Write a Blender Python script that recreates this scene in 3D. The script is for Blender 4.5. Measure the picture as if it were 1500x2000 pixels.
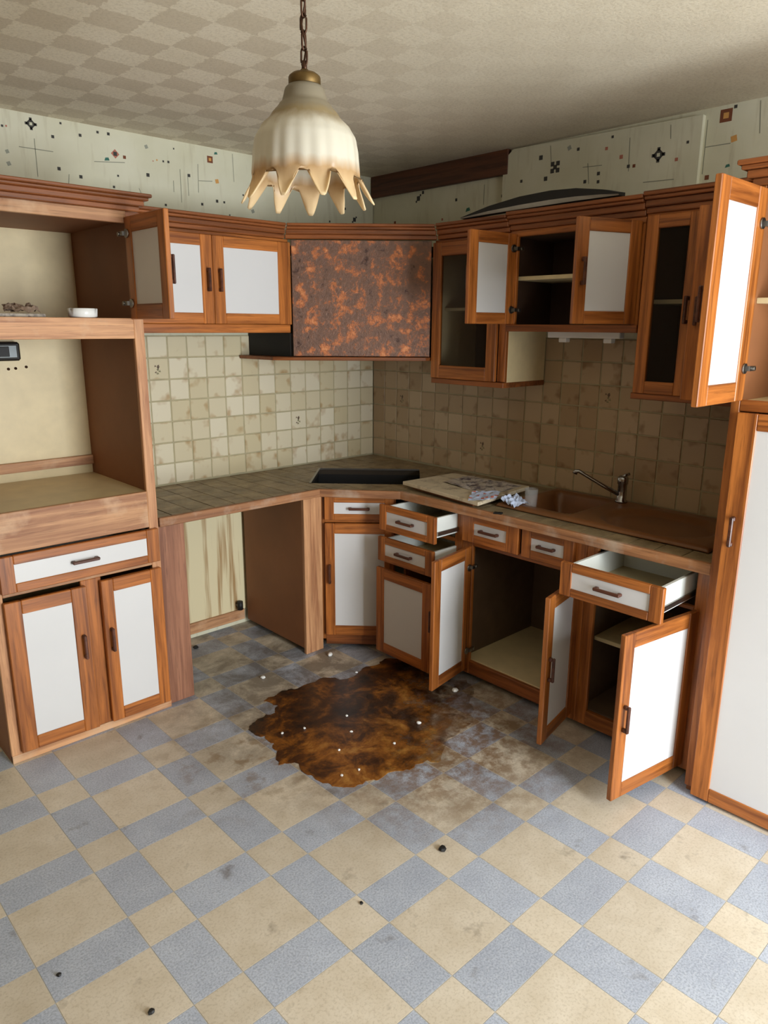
import bpy, math, random
from mathutils import Vector, Matrix
for o in list(bpy.data.objects): bpy.data.objects.remove(o)
S = bpy.context.scene
C = S.collection
random.seed(7)
R = math.radians

# ------------------------------------------------------------------ camera
cam = bpy.data.cameras.new('camera'); camo = bpy.data.objects.new('camera', cam); C.objects.link(camo)
r_ = Vector((0.73055665, -0.68282788, 0.00575001)); u_ = Vector((0.16454593, 0.18420743, 0.96901613)); f_ = Vector((0.66273042, 0.70697504, -0.24693051))
M = Matrix((r_, u_, -f_)).transposed().to_4x4(); M.translation = Vector((-3.2095, -3.5331, 1.7211))
camo.matrix_world = M
cam.sensor_fit = 'VERTICAL'; cam.sensor_height = 36; cam.lens = 1424.5 / 2000 * 36
cam.clip_start = 0.05
S.camera = camo
# ------------------------------------------------------------------ light
S.view_settings.view_transform = 'Standard'; S.view_settings.look = 'None'; S.view_settings.gamma = 1.0
S.view_settings.use_curve_mapping = False
S.view_settings.exposure = 0.5
W = bpy.data.worlds.new('daylight'); S.world = W; W.use_nodes = True
W.node_tree.nodes['Background'].inputs[0].default_value = (0.75, 0.87, 1.0, 1); W.node_tree.nodes['Background'].inputs[1].default_value = 1.2
def area(name, loc, rot, sx, sy, power, col):
    l = bpy.data.lights.new(name, 'AREA'); l.shape = 'RECTANGLE'; l.size = sx; l.size_y = sy; l.energy = power; l.color = col
    o = bpy.data.objects.new(name, l); C.objects.link(o); o.location = loc; o.rotation_euler = rot; return o
# daylight falling in through the French window behind the camera
area('window_daylight', (-1.55, -5.21, 1.22), (R(90), 0, 0), 1.0, 2.1, 116, (0.90, 0.955, 1.0))

# ------------------------------------------------------------------ node helpers
def lin(r, g, b):
    f = lambda c: (c/255/12.92) if c/255 <= .04045 else ((c/255+.055)/1.055)**2.4
    return (f(r), f(g), f(b), 1)
class NT:
    def __init__(s, name):
        s.m = bpy.data.materials.new(name); s.m.use_nodes = True; s.t = s.m.node_tree; s.b = s.t.nodes['Principled BSDF']
    def n(s, typ, **k):
        x = s.t.nodes.new(typ)
        for a, v in k.items(): setattr(x, a, v)
        return x
    def put(s, sock, v):
        if isinstance(v, bpy.types.NodeSocket): s.t.links.new(v, sock)
        else: sock.default_value = v
    def math(s, op, a, b=0.0, clamp=False):
        x = s.n('ShaderNodeMath', operation=op, use_clamp=clamp); s.put(x.inputs[0], a); s.put(x.inputs[1], b); return x.outputs[0]
    def vmath(s, op, a, b=(0, 0, 0)):
        x = s.n('ShaderNodeVectorMath', operation=op); s.put(x.inputs[0], a); s.put(x.inputs[1], b); return x.outputs[0]
    def mix(s, f, a, b, mode='MIX'):
        x = s.n('ShaderNodeMix', data_type='RGBA', blend_type=mode); s.put(x.inputs[0], f); s.put(x.inputs[6], a); s.put(x.inputs[7], b); return x.outputs[2]
    def ramp(s, f, stops):
        x = s.n('ShaderNodeValToRGB'); e = x.color_ramp.elements
        while len(e) < len(stops): e.new(0.5)
        for k, (p, c) in enumerate(stops): e[k].position = p; e[k].color = c if len(c) == 4 else (*c, 1)
        s.put(x.inputs[0], f); return x.outputs[0]
    def noise(s, vec, scale, detail=4, rough=.55, dist=0.0):
        x = s.n('ShaderNodeTexNoise'); s.put(x.inputs['Vector'], vec); x.inputs['Scale'].default_value = scale; x.inputs['Detail'].default_value = detail
        x.inputs['Roughness'].default_value = rough; x.inputs['Distortion'].default_value = dist; return x.outputs[0]
    def obj(s): return s.n('ShaderNodeTexCoord').outputs['Object']
    def pos(s): return s.n('ShaderNodeNewGeometry').outputs['Position']
    def rnd(s): return s.n('ShaderNodeObjectInfo').outputs['Random']
    def scale(s, vec, sc): return s.vmath('MULTIPLY', vec, sc)
    def xyz(s, vec):
        x = s.n('ShaderNodeSeparateXYZ'); s.put(x.inputs[0], vec); return x.outputs
    def shifted(s):   # object coordinates moved by a random amount for each object
        c = s.n('ShaderNodeCombineXYZ'); r = s.rnd()
        s.put(c.inputs[0], s.math('MULTIPLY', r, 13.7)); s.put(c.inputs[1], s.math('MULTIPLY', r, 7.3)); s.put(c.inputs[2], s.math('MULTIPLY', r, 29.1))
        return s.vmath('ADD', s.obj(), c.outputs[0])
    def bump(s, h, strength=.3, dist=.002):
        x = s.n('ShaderNodeBump'); x.inputs['Strength'].default_value = strength; x.inputs['Distance'].default_value = dist; s.put(x.inputs['Height'], h)
        s.t.links.new(x.outputs[0], s.b.inputs['Normal'])
    def fin(s, col=None, rough=None, metal=None, spec=None):
        if col is not None: s.put(s.b.inputs['Base Color'], col)
        if rough is not None: s.put(s.b.inputs['Roughness'], rough)
        if metal is not None: s.b.inputs['Metallic'].default_value = metal
        if spec is not None: s.b.inputs['Specular IOR Level'].default_value = spec
        return s.m

def plain(name, rgb, rough=.5, metal=0.0, var=.12, scale=14):
    t = NT(name); n = t.noise(t.shifted(), scale, 5)
    c = lin(*rgb); lo = tuple(v*(1-var) for v in c[:3])+(1,); hi = tuple(min(1, v*(1+var)) for v in c[:3])+(1,)
    return t.fin(t.ramp(n, [(.3, lo), (.7, hi)]), rough, metal)
def wood(name, a, b, axis, rough=.38, wear=None):
    t = NT(name); v = t.shifted()
    st = {'x': (1.6, 34, 34), 'y': (34, 1.6, 34), 'z': (34, 34, 1.6)}[axis]
    g = t.noise(t.scale(v, st), 1.0, 6, .62, .6)
    st2 = tuple(k*4.2 for k in st)
    fine = t.noise(t.scale(v, st2), 1.0, 3, .6)
    col = t.ramp(g, [(.34, lin(*a)), (.64, lin(*b))])
    dark = tuple(x*.42 for x in lin(*a)[:3])+(1,)
    col = t.mix(t.math('MULTIPLY', t.ramp(fine, [(.56, (0, 0, 0)), (.70, (1, 1, 1))]), .45), col, dark)
    tone = t.math('ADD', .84, t.math('MULTIPLY', t.rnd(), .3))
    cmb = t.n('ShaderNodeCombineColor'); [t.put(cmb.inputs[k], tone) for k in range(3)]
    col = t.mix(1.0, col, cmb.outputs[0], 'MULTIPLY')
    if wear:
        w = t.noise(t.pos(), 4.5, 5, .6); col = t.mix(t.ramp(w, [(.5, (0, 0, 0)), (.68, (.75, .75, .75))]), col, lin(*wear))
    t.bump(fine, .12, .001)
    return t.fin(col, rough)
WA, WB = (120, 64, 25), (194, 117, 53)
WX, WZ = wood('orange_oak_along', WA, WB, 'x'), wood('orange_oak_upright', WA, WB, 'z')
FA, FB = (150, 98, 64), (210, 158, 112)
FX, FZ = wood('faded_oak_along', FA, FB, 'x', .55, (214, 178, 142)), wood('faded_oak_upright', FA, FB, 'z', .5)
RX = wood('red_oak_along', (100, 54, 24), (156, 90, 44), 'x', .42)
PZ = wood('weathered_post_oak', (125, 78, 55), (172, 118, 88), 'z', .6)
NX, NY = wood('worn_nosing_along', (128, 84, 54), (176, 124, 82), 'x', .6, (190, 172, 152)), wood('worn_nosing_across', (128, 84, 54), (176, 124, 82), 'y', .6, (190, 172, 152))
BOARDY = wood('dark_board', (58, 30, 15), (96, 52, 27), 'y', .55)
HANDLE = wood('dark_handle_wood', (62, 32, 22), (98, 56, 38), 'x', .35)
WHITE = plain('white_laminate', (217, 216, 215), .3, var=.02, scale=3)
CREAM = plain('cream_laminate', (222, 203, 158), .45, var=.06)
BROWN = plain('brown_hardboard', (138, 88, 52), .6, var=.1, scale=4)
DARKIN = plain('dark_brown_lining', (66, 46, 34), .6)
GREYIN = plain('grey_brown_lining', (104, 84, 66), .6)
SHELF = plain('pale_shelf_edge', (222, 205, 160), .5)
DRAWER = plain('white_drawer_plastic', (228, 232, 226), .35, var=.03)
BLACK = plain('matt_black', (18, 16, 15), .6)
CHROME = plain('chrome', (170, 172, 175), .18, 1.0, .05)
STEEL = plain('tarnished_steel', (150, 146, 140), .35, 1.0, .1)
BRASS = plain('old_brass', (104, 82, 46), .5, .8, .2, 40)
BRONZE = plain('bronze_chain', (78, 54, 40), .42, .8, .2, 60)
GROUT = plain('grey_grout', (172, 162, 130), .85)
GROUTW = plain('pale_floor_joint', (190, 184, 172), .85)
GROUTD = plain('dark_worktop_grout', (58, 48, 36), .85)
PLASTER = plain('plaster', (200, 184, 156), .9); BOUNCEWALL = plain('brown_bounce_wall', (122, 90, 60), .85)
WPLASTIC = plain('white_plastic', (232, 230, 224), .4, var=.03)
PORCELAIN = plain('white_porcelain', (236, 236, 232), .2, var=.02)

def glassmat(name, rgb, alpha_mix, rough=.05):
    t = NT(name); t.b.inputs['Base Color'].default_value = lin(*rgb); t.b.inputs['Roughness'].default_value = rough
    tr = t.n('ShaderNodeBsdfTransparent'); mx = t.n('ShaderNodeMixShader'); mx.inputs[0].default_value = alpha_mix
    out = t.t.nodes['Material Output']
    t.t.links.new(tr.outputs[0], mx.inputs[1]); t.t.links.new(t.b.outputs[0], mx.inputs[2]); t.t.links.new(mx.outputs[0], out.inputs[0]); return t.m
PANE = glassmat('smoked_pane', (40, 30, 22), .3, .25); PANE.node_tree.nodes['Principled BSDF'].inputs['Specular IOR Level'].default_value = .2
CLEAR = glassmat('clear_glass', (225, 230, 230), .1)

def floor_mat(name, a, b, speck):
    t = NT(name); p = t.pos()
    n = t.noise(p, 9, 5, .6); col = t.ramp(n, [(.3, lin(*a)), (.7, lin(*b))])
    if speck:
        f = t.noise(p, 170, 3, .7); col = t.mix(t.ramp(f, [(.40, (.55, .55, .55)), (.52, (0, 0, 0))]), col, lin(134, 138, 148)); col = t.mix(t.ramp(f, [(.55, (0, 0, 0)), (.68, (.6, .6, .6))]), col, lin(205, 206, 208))
    else:
        f = t.noise(p, 120, 4, .7); col = t.mix(t.ramp(f, [(.38, (.28, .28, .28)), (.5, (0, 0, 0))]), col, lin(150, 132, 104))
    tone = t.math('ADD', .93, t.math('MULTIPLY', t.rnd(), .12)); cmb = t.n('ShaderNodeCombineColor'); [t.put(cmb.inputs[k], tone) for k in range(3)]
    col = t.mix(1.0, col, cmb.outputs[0], 'MULTIPLY')
    # grime trodden in around the leak and in the empty appliance bay
    def blob(cx, cy, r0, r1):
        d = t.n('ShaderNodeVectorMath', operation='DISTANCE'); t.put(d.inputs[0], p); d.inputs[1].default_value = (cx, cy, 0)
        mr = t.n('ShaderNodeMapRange'); t.put(mr.inputs[0], d.outputs['Value']); mr.inputs[1].default_value = r1; mr.inputs[2].default_value = r0; return mr.outputs[0]
    g = t.noise(p, 5.5, 6, .68, .4); g2 = t.noise(p, 17, 5, .7)
    m1 = t.math('ADD', blob(-1.25, -.25, .35, 1.25), t.math('MULTIPLY', blob(-1.15, -1.3, .5, .95), .8))
    d1 = t.math('MULTIPLY', m1, t.ramp(g, [(.36, (0, 0, 0)), (.62, (1, 1, 1))]), True)
    col = t.mix(t.math('MULTIPLY', d1, .72), col, lin(86, 76, 64))
    d2 = t.math('MULTIPLY', blob(-1.1, -1.58, .3, .78), t.ramp(g2, [(.40, (0, 0, 0)), (.58, (1, 1, 1))]), True)
    col = t.mix(t.math('MULTIPLY', d2, .8), col, lin(116, 82, 44))
    d4 = t.math('MULTIPLY', blob(-1.78, -1.2, .1, .5), t.ramp(t.noise(p, 11, 5, .6), [(.52, (0, 0, 0)), (.62, (1, 1, 1))]), True)
    col = t.mix(t.math('MULTIPLY', d4, .6), col, lin(120, 92, 52))
    d3 = t.ramp(t.noise(t.vmath('ADD', p, (3.1, 8.2, 0)), 7.5, 4, .6), [(.62, (0, 0, 0)), (.74, (.6, .6, .6))])
    col = t.mix(d3, col, lin(96, 84, 70))
    t.bump(f, .08, .001)
    return t.fin(col, .48)
BEIGE = floor_mat('beige_vinyl', (200, 187, 166), (216, 205, 187), False)
BLUE = floor_mat('blue_grey_speckled_vinyl', (168, 175, 190), (186, 193, 206), True)

def tile_mat(name, lo, hi, edge, rough=.3):
    t = NT(name); v = t.obj(); x = t.xyz(v)
    e = t.math('MAXIMUM', t.math('ABSOLUTE', x[0]), t.math('ABSOLUTE', x[2]))
    n = t.noise(t.shifted(), 13, 2, .5)
    col = t.mix(t.rnd(), lin(*lo), lin(*hi))
    m = t.math('ADD', t.math('MULTIPLY', t.math('SUBTRACT', e, .046), 18), t.math('MULTIPLY', t.math('SUBTRACT', n, .55), 6.0), True)
    col = t.mix(t.math('MULTIPLY', m, .72), col, lin(*edge))
    t.bump(n, .15, .002)
    return t.fin(col, rough)
TILE = tile_mat('mottled_cream_glaze', (204, 190, 154), (224, 214, 188), (168, 132, 84))
TILER = tile_mat('mottled_darker_cream_tile', (170, 144, 110), (194, 172, 140), (126, 92, 58))  # right-wall tiles: same mottling, browner and darker than the left-wall ones
def wtile():
    t = NT('dirty_brown_glaze'); n = t.noise(t.pos(), 10, 6, .65); n2 = t.noise(t.shifted(), 30, 4)
    col = t.ramp(n, [(.32, lin(112, 94, 66)), (.7, lin(178, 156, 118))]); col = t.mix(t.math('MULTIPLY', t.rnd(), .35), col, lin(112, 104, 82))
    return t.fin(col, t.math('ADD', .3, t.math('MULTIPLY', n2, .3)))
WTILE = wtile()
def ceiling_mat():
    t = NT('diamond_ceiling_paper'); p = t.pos(); x = t.xyz(p)
    wob = t.noise(p, 34, 4, .7)
    a = t.math('FLOOR', t.math('ADD', t.math('DIVIDE', t.math('ADD', x[0], 2.125), .1445), t.math('ADD', .33, t.math('MULTIPLY', wob, .34))))
    b = t.math('FLOOR', t.math('ADD', t.math('DIVIDE', t.math('ADD', x[1], .929), .1335), t.math('ADD', .33, t.math('MULTIPLY', wob, .34))))
    k = t.math('FLOORED_MODULO', t.math('ADD', a, b), 2.0)
    n = t.noise(p, 6, 4); g = t.noise(p, 90, 4, .7)
    sheen_fade = t.n('ShaderNodeMapRange'); t.put(sheen_fade.inputs[0], t.math('ADD', t.math('SUBTRACT', x[0], x[1]), t.math('MULTIPLY', t.noise(p, 2.2, 4), .6))); sheen_fade.inputs[1].default_value = -.35; sheen_fade.inputs[2].default_value = 1.0; sheen_fade.inputs[3].default_value = .1; sheen_fade.inputs[4].default_value = .85  # paper's sheen painted in: print contrast drops towards the right
    col = t.mix(k, t.ramp(n, [(.3, lin(206, 193, 168)), (.7, lin(214, 201, 177))]), t.ramp(n, [(.3, lin(228, 217, 192)), (.7, lin(236, 226, 203))]))
    col = t.mix(sheen_fade.outputs[0], col, lin(222, 211, 186))
    col = t.mix(t.ramp(g, [(.38, (.35, .35, .35)), (.52, (0, 0, 0))]), col, lin(182, 168, 142))
    t.bump(g, .4, .003)
    return t.fin(col, .8)
def paper_mat():
    t = NT('pale_green_wallpaper'); p = t.pos(); n = t.noise(p, 3, 5); s = t.noise(t.scale(p, (30, 30, 4)), 1, 4)
    col = t.ramp(n, [(.3, lin(204, 200, 172)), (.7, lin(218, 215, 192))]); col = t.mix(t.ramp(s, [(.56, (0, 0, 0)), (.75, (.4, .4, .4))]), col, lin(170, 158, 128))
    return t.fin(col, .75)
def streak_mat():
    t = NT('streaked_cream_lining'); p = t.pos(); s = t.noise(t.scale(p, (16, 16, .8)), 1, 4, .6)
    col = t.ramp(s, [(.50, lin(222, 208, 168)), (.62, lin(168, 134, 88))]); return t.fin(col, .6)
def copper_mat():
    t = NT('hammered_copper_sheet'); v = t.obj(); n = t.noise(v, 14, 7, .64, .25); n2 = t.noise(v, 60, 5, .75, .4)
    k = t.math('ADD', t.math('MULTIPLY', n, .75), t.math('MULTIPLY', n2, .28))
    col = t.ramp(k, [(.38, lin(78, 54, 46)), (.43, lin(118, 90, 76)), (.53, lin(128, 95, 78)), (.585, lin(186, 112, 70)), (.68, lin(226, 152, 100))])
    t.bump(n2, .5, .006); return t.fin(col, .42, .35)
def puddle_mat():
    t = NT('dried_brown_oil'); p = t.pos(); n = t.noise(p, 7, 7, .7, .5); n2 = t.noise(p, 26, 5, .7)
    k = t.math('ADD', t.math('ADD', t.math('MULTIPLY', n, .72), t.math('MULTIPLY', n2, .22)), t.math('MULTIPLY', t.math('ADD', t.math('MULTIPLY', t.xyz(p)[1], -1), -1.22), .16))
    col = t.ramp(k, [(.34, lin(24, 15, 10)), (.44, lin(72, 40, 15)), (.54, lin(136, 82, 26)), (.66, lin(184, 134, 64))])
    dd = t.n('ShaderNodeVectorMath', operation='DISTANCE'); t.put(dd.inputs[0], p); dd.inputs[1].default_value = (-1.27, -1.22, 0)
    core = t.math('SUBTRACT', 1.15, t.math('DIVIDE', t.math('ADD', dd.outputs['Value'], t.math('MULTIPLY', n, .35)), .42), True)
    col = t.mix(core, col, lin(30, 22, 20))
    xx = t.xyz(p); mr = t.n('ShaderNodeMapRange'); t.put(mr.inputs[0], t.math('ADD', t.math('SUBTRACT', xx[0], xx[1]), t.math('MULTIPLY', t.math('SUBTRACT', t.noise(p, 16, 6, .7), .5), 1.3)))
    mr.inputs[1].default_value = .22; mr.inputs[2].default_value = .72; mr.inputs[3].default_value = 1.0; mr.inputs[4].default_value = .12
    t.put(t.b.inputs['Alpha'], mr.outputs[0])      # the film thins out towards the front right
    t.bump(n2, .25, .002); return t.fin(col, .34)
def shade_mat():
    t = NT('frosted_amber_glass'); x = t.xyz(t.obj()); n = t.noise(t.scale(t.obj(), (40, 40, 6)), 1, 3)
    z = t.math('ADD', x[2], t.math('MULTIPLY', t.math('SUBTRACT', n, .5), .03))
    col = t.ramp(t.math('DIVIDE', z, .24), [(.0, lin(242, 220, 178)), (.14, lin(232, 206, 162)), (.24, lin(208, 174, 128)), (.34, lin(232, 227, 212)), (.60, lin(230, 225, 210)), (.72, lin(176, 156, 116)), (.80, lin(170, 158, 134)), (1, lin(158, 148, 128))])
    t.fin(col, .35)
    tr = t.n('ShaderNodeBsdfTranslucent'); t.put(tr.inputs[0], col); mx = t.n('ShaderNodeMixShader'); mx.inputs[0].default_value = .45
    t.t.links.new(t.b.outputs[0], mx.inputs[1]); t.t.links.new(tr.outputs[0], mx.inputs[2]); t.t.links.new(mx.outputs[0], t.t.nodes['Material Output'].inputs[0]); return t.m
CEIL, PAPER, STREAK, COPPER, OIL, SHADE = ceiling_mat(), paper_mat(), streak_mat(), copper_mat(), puddle_mat(), shade_mat()
SINKM = plain('brown_resin', (120, 78, 44), .35, var=.15, scale=6)
BOARDM = None
def print_mat(name, base, ink, sc, lo, hi):
    t = NT(name); n = t.noise(t.shifted(), sc, 6, .7); return t.fin(t.mix(t.ramp(n, [(lo, (0, 0, 0)), (hi, (1, 1, 1))]), lin(*base), lin(*ink)), .7)
NEWS = print_mat('printed_paper', (196, 186, 172), (92, 82, 88), 22, .46, .6)
BLUEP = plain('pale_blue_paper', (196, 208, 232), .7, var=.06)
REDP = plain('red_print', (200, 110, 90), .7)

BOARDM = print_mat('stained_cream_board', (214, 200, 170), (120, 98, 74), 9, .5, .72)
# ------------------------------------------------------------------ mesh helpers
class MB:
    def __init__(s): s.v = []; s.f = []; s.m = []; s.sm = []
    def face(s, pts, mi=0, sm=False):
        i = len(s.v); s.v += [tuple(p) for p in pts]; s.f.append(tuple(range(i, i+len(pts)))); s.m.append(mi); s.sm.append(sm)
    def box(s, x0, x1, y0, y1, z0, z1, mi=0):
        i = len(s.v); s.v += [(x, y, z) for z in (z0, z1) for y in (y0, y1) for x in (x0, x1)]
        for q in ((0, 2, 3, 1), (4, 5, 7, 6), (0, 1, 5, 4), (2, 6, 7, 3), (0, 4, 6, 2), (1, 3, 7, 5)):
            s.f.append(tuple(i+k for k in q)); s.m.append(mi); s.sm.append(False)
        return s
    def prism(s, poly, z0, z1, mi=0):
        a = sum(p[0]*q[1]-q[0]*p[1] for p, q in zip(poly, poly[1:]+poly[:1]))
        if a < 0: poly = poly[::-1]
        n = len(poly); i = len(s.v); s.v += [(x, y, z0) for x, y in poly] + [(x, y, z1) for x, y in poly]
        s.f.append(tuple(range(i+n-1, i-1, -1))); s.f.append(tuple(range(i+n, i+2*n)))
        for k in range(n): s.f.append((i+k, i+(k+1) % n, i+n+(k+1) % n, i+n+k))
        s.m += [mi]*(n+2); s.sm += [False]*(n+2); return s
    def tube(s, pts, rad, seg=10, mi=0, cap=True, closed=False):
        pts = [Vector(p) for p in pts]; n = len(pts); i = len(s.v); rads = rad if isinstance(rad, (list, tuple)) else [rad]*n
        up = Vector((0, 0, 1))
        for k, p in enumerate(pts):
            d = (pts[(k+1) % n]-pts[k-1]) if closed else (pts[min(k+1, n-1)]-pts[max(k-1, 0)]); d.normalize()
            a = d.cross(up if abs(d.z) < .95 else Vector((1, 0, 0))).normalized(); b = d.cross(a)
            s.v += [tuple(p+rads[k]*(math.cos(2*math.pi*j/seg)*a+math.sin(2*math.pi*j/seg)*b)) for j in range(seg)]
        for k in range(n if closed else n-1):
            for j in range(seg):
                s.f.append((i+k*seg+j, i+k*seg+(j+1) % seg, i+((k+1) % n)*seg+(j+1) % seg, i+((k+1) % n)*seg+j)); s.m.append(mi); s.sm.append(True)
        if cap and not closed:
            s.f.append(tuple(i+j for j in range(seg-1, -1, -1))); s.f.append(tuple(i+(n-1)*seg+j for j in range(seg))); s.m += [mi, mi]; s.sm += [False, False]
        return s
    def lathe(s, prof, seg=32, mi=0, c=(0, 0, 0)):
        i = len(s.v); n = len(prof)
        for r, z in prof: s.v += [(c[0]+r*math.cos(2*math.pi*j/seg), c[1]+r*math.sin(2*math.pi*j/seg), c[2]+z) for j in range(seg)]
        for k in range(n-1):
            for j in range(seg): s.f.append((i+k*seg+j, i+k*seg+(j+1) % seg, i+(k+1)*seg+(j+1) % seg, i+(k+1)*seg+j)); s.m.append(mi); s.sm.append(True)
        return s
    def mesh(s, name, mats):
        me = bpy.data.meshes.new(name); me.from_pydata(s.v, [], s.f); me.update()
        for m in (mats if isinstance(mats, (list, tuple)) else [mats]): me.materials.append(m)
        me.polygons.foreach_set('material_index', s.m); me.polygons.foreach_set('use_smooth', s.sm); return me
    def build(s, name, mats, parent=None, loc=(0, 0, 0), rotz=0, bevel=0):
        o = bpy.data.objects.new(name, s.mesh(name, mats)); C.objects.link(o); o.parent = parent; o.location = loc; o.rotation_euler = (0, 0, rotz)
        if bevel:
            b = o.modifiers.new('soft_edges', 'BEVEL'); b.width = bevel; b.segments = 1; b.limit_method = 'ANGLE'; b.angle_limit = R(40)
        return o
def bx(name, mats, parent, x0, x1, y0, y1, z0, z1, bevel=.0015, label=None):
    cx, cy = (x0+x1)/2, (y0+y1)/2
    o = MB().box(x0-cx, x1-cx, y0-cy, y1-cy, 0, z1-z0).build(name, mats, parent, (cx, cy, z0), bevel=bevel)
    if label: o['label'] = label
    return o
def tag(o, label, cat, group=None):
    o['label'] = label; o['category'] = cat
    if group: o['group'] = group
    return o
def thing(name, label, cat, loc=(0, 0, 0), rotz=0, group=None):
    o = bpy.data.objects.new(name, None); C.objects.link(o); o.location = loc; o.rotation_euler = (0, 0, rotz); o.empty_display_size = .1
    return tag(o, label, cat, group)
def struct(o): o['kind'] = 'structure'; return o

# ------------------------------------------------------------------ room shell
CH = 2.59
XW, YW = -5.2, -5.2
fl = struct(MB().box(XW, .1, YW, .1, -.12, -.0009).build('floor', GROUTW))
ce = struct(MB().box(XW, .1, YW, .1, CH, CH+.12).build('ceiling', CEIL))
wl = struct(MB().box(XW, .0, .006, .1, 0, CH).build('wall_left', PAPER))
wr = struct(MB().box(.006, .1, YW, .1, 0, CH).build('wall_right', PAPER))
b = MB()   # rear wall behind the camera with a French window
for q in ((XW, -2.13, 0, CH), (-.87, .1, 0, CH), (-2.13, -.87, 2.34, CH)): b.box(q[0], q[1], YW-.12, YW, q[2], q[3])
struct(b.build('wall_rear', PLASTER))
b = MB()
b.box(XW-.12, XW, YW, .1, 0, CH)
struct(b.build('wall_side', BOUNCEWALL))  # unseen wall, its brown chosen to cut and warm the bounced light
def wframe(name, x0, x1, z0, z1, loc, rotz):
    b = MB(); w = .06
    b.box(x0, x0+w, -.06, 0, z0, z1); b.box(x1-w, x1, -.06, 0, z0, z1); b.box(x0+w, x1-w, -.06, 0, z0, z0+w); b.box(x0+w, x1-w, -.06, 0, z1-w, z1)
    return struct(b.build(name, WPLASTIC, None, loc, rotz))
wframe('window_1', -2.13, -.87, 0.0, 2.34, (0, YW-.03, 0), 0)

# floor covering: one piece per printed vinyl tile
PX, PY, BXW, BYW = .4125, .3985, .263, .250
X0, Y0 = -2.372, -1.436      # far left corner of one large beige square
G = .0012
def piece(w, h):
    return MB().box(G, w-G, G, h-G, -.0009, 0)
SW, SH = PX-BXW, PY-BYW
kinds = {'big': (BXW, BYW, BEIGE), 'wide': (BXW, SH, BLUE), 'tall': (SW, BYW, BLUE), 'small': (SW, SH, BEIGE)}
shared = {k: piece(w, h).mesh('floor_tile', m) for k, (w, h, m) in kinds.items()}
rest = {'beige': MB(), 'blue': MB()}
cnt = 0
for i in range(-9, 7):
    for j in range(-14, 5):
        for k, (w, h, m) in kinds.items():
            x = X0+i*PX+(0 if k in ('big', 'wide') else BXW); y = Y0+j*PY-BYW+(0 if k in ('big', 'tall') else -SH)
            if x+w < XW or x > 0 or y+h < YW or y > 0: continue
            if -3.05 < x < -.4 and -3.15 < y and y+h < .006 and x+w < .006 and not (y < -1.15*(x+3.05)*1.0-1.95 and x < -2.2):
                o = bpy.data.objects.new('floor_tile', shared[k]); C.objects.link(o); o.parent = fl; o.location = (x, y, 0); cnt += 1
            else:
                q = rest['beige' if m is BEIGE else 'blue']
                q.box(max(x+G, XW), min(x+w-G, .005), max(y+G, YW), min(y+h-G, .005), -.0009, 0)
print('floor tiles', cnt)
for k, m in (('beige', BEIGE), ('blue', BLUE)):
    o = rest[k].build('outer_floor_tiles', m, fl); o['kind'] = 'stuff'

# wall tiles
TP = .109
def tile_mesh(w=TP-.004, h=TP-.004, mat=TILE):
    t = .006; e = .0025; a, c = w/2, h/2; b = MB()
    f = [(-a, 0, -c), (a, 0, -c), (a, 0, c), (-a, 0, c)]; g = [(-a+e, -t, -c+e), (a-e, -t, -c+e), (a-e, -t, c-e), (-a+e, -t, c-e)]
    b.v = f+g; b.f = [(4, 5, 6, 7)]+[(k, (k+1) % 4, 4+(k+1) % 4, 4+k) for k in range(4)]; b.m = [0]*5; b.sm = [False]*5
    return b.mesh('wall_tile', mat)
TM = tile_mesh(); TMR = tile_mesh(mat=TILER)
MOT = {k: plain('tile_motif_'+k, c, .4) for k, c in {'brown': (104, 84, 66), 'green': (128, 124, 90)}.items()}
def sprig(parent):
    b = MB(); rr = random.Random(3)
    for k in range(9):
        a = rr.uniform(0, 6.28); d = rr.uniform(.004, .024); x, z = d*math.cos(a)-.002, d*math.sin(a)*1.1; s = rr.uniform(.003, .0065); an = rr.uniform(0, 3)
        b.face([(x+s*(1.6 if q % 2 else .7)*math.cos(an+q*1.047), -.0062, z+s*(1.6 if q % 2 else .7)*math.sin(an+q*1.047)) for q in range(6)], k % 2)
    b.build('flower_motif', [MOT['brown'], MOT['green']], parent)
decorL = [(-1.448, 1.517), (-.568, 1.173)]; decorR = [(-1.703, 1.406), (-.932, 1.076), (-.29, 1.25)]
def tiles(wall, right):
    n = 23 if right else 17
    for r in range(7):
        for c in range(n):
            d = -(c+.5)*TP; z = .905+(r+.5)*TP
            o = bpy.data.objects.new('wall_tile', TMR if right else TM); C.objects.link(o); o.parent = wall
            o.location = (.006, d, z) if right else (d, .006, z); o.rotation_euler = (random.uniform(-.012, .012), 0, (R(-90) if right else 0)+random.uniform(-.014, .014))
            for q in (decorR if right else decorL):
                if abs(q[0]-d) < TP/2 and abs(q[1]-z) < TP/2: sprig(o)
tiles(wl, False); tiles(wr, True)
MB().box(-1.86, 0, .0035, .006, .86, 1.67).build('grout_bed', GROUT, wl)
MB().box(.0035, .006, -2.6, 0, .86, 1.67).build('grout_bed', GROUT, wr)
bx('lower_lining', STREAK, wl, -1.83, -.9, -.002, .006, .09, .86, 0)

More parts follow.
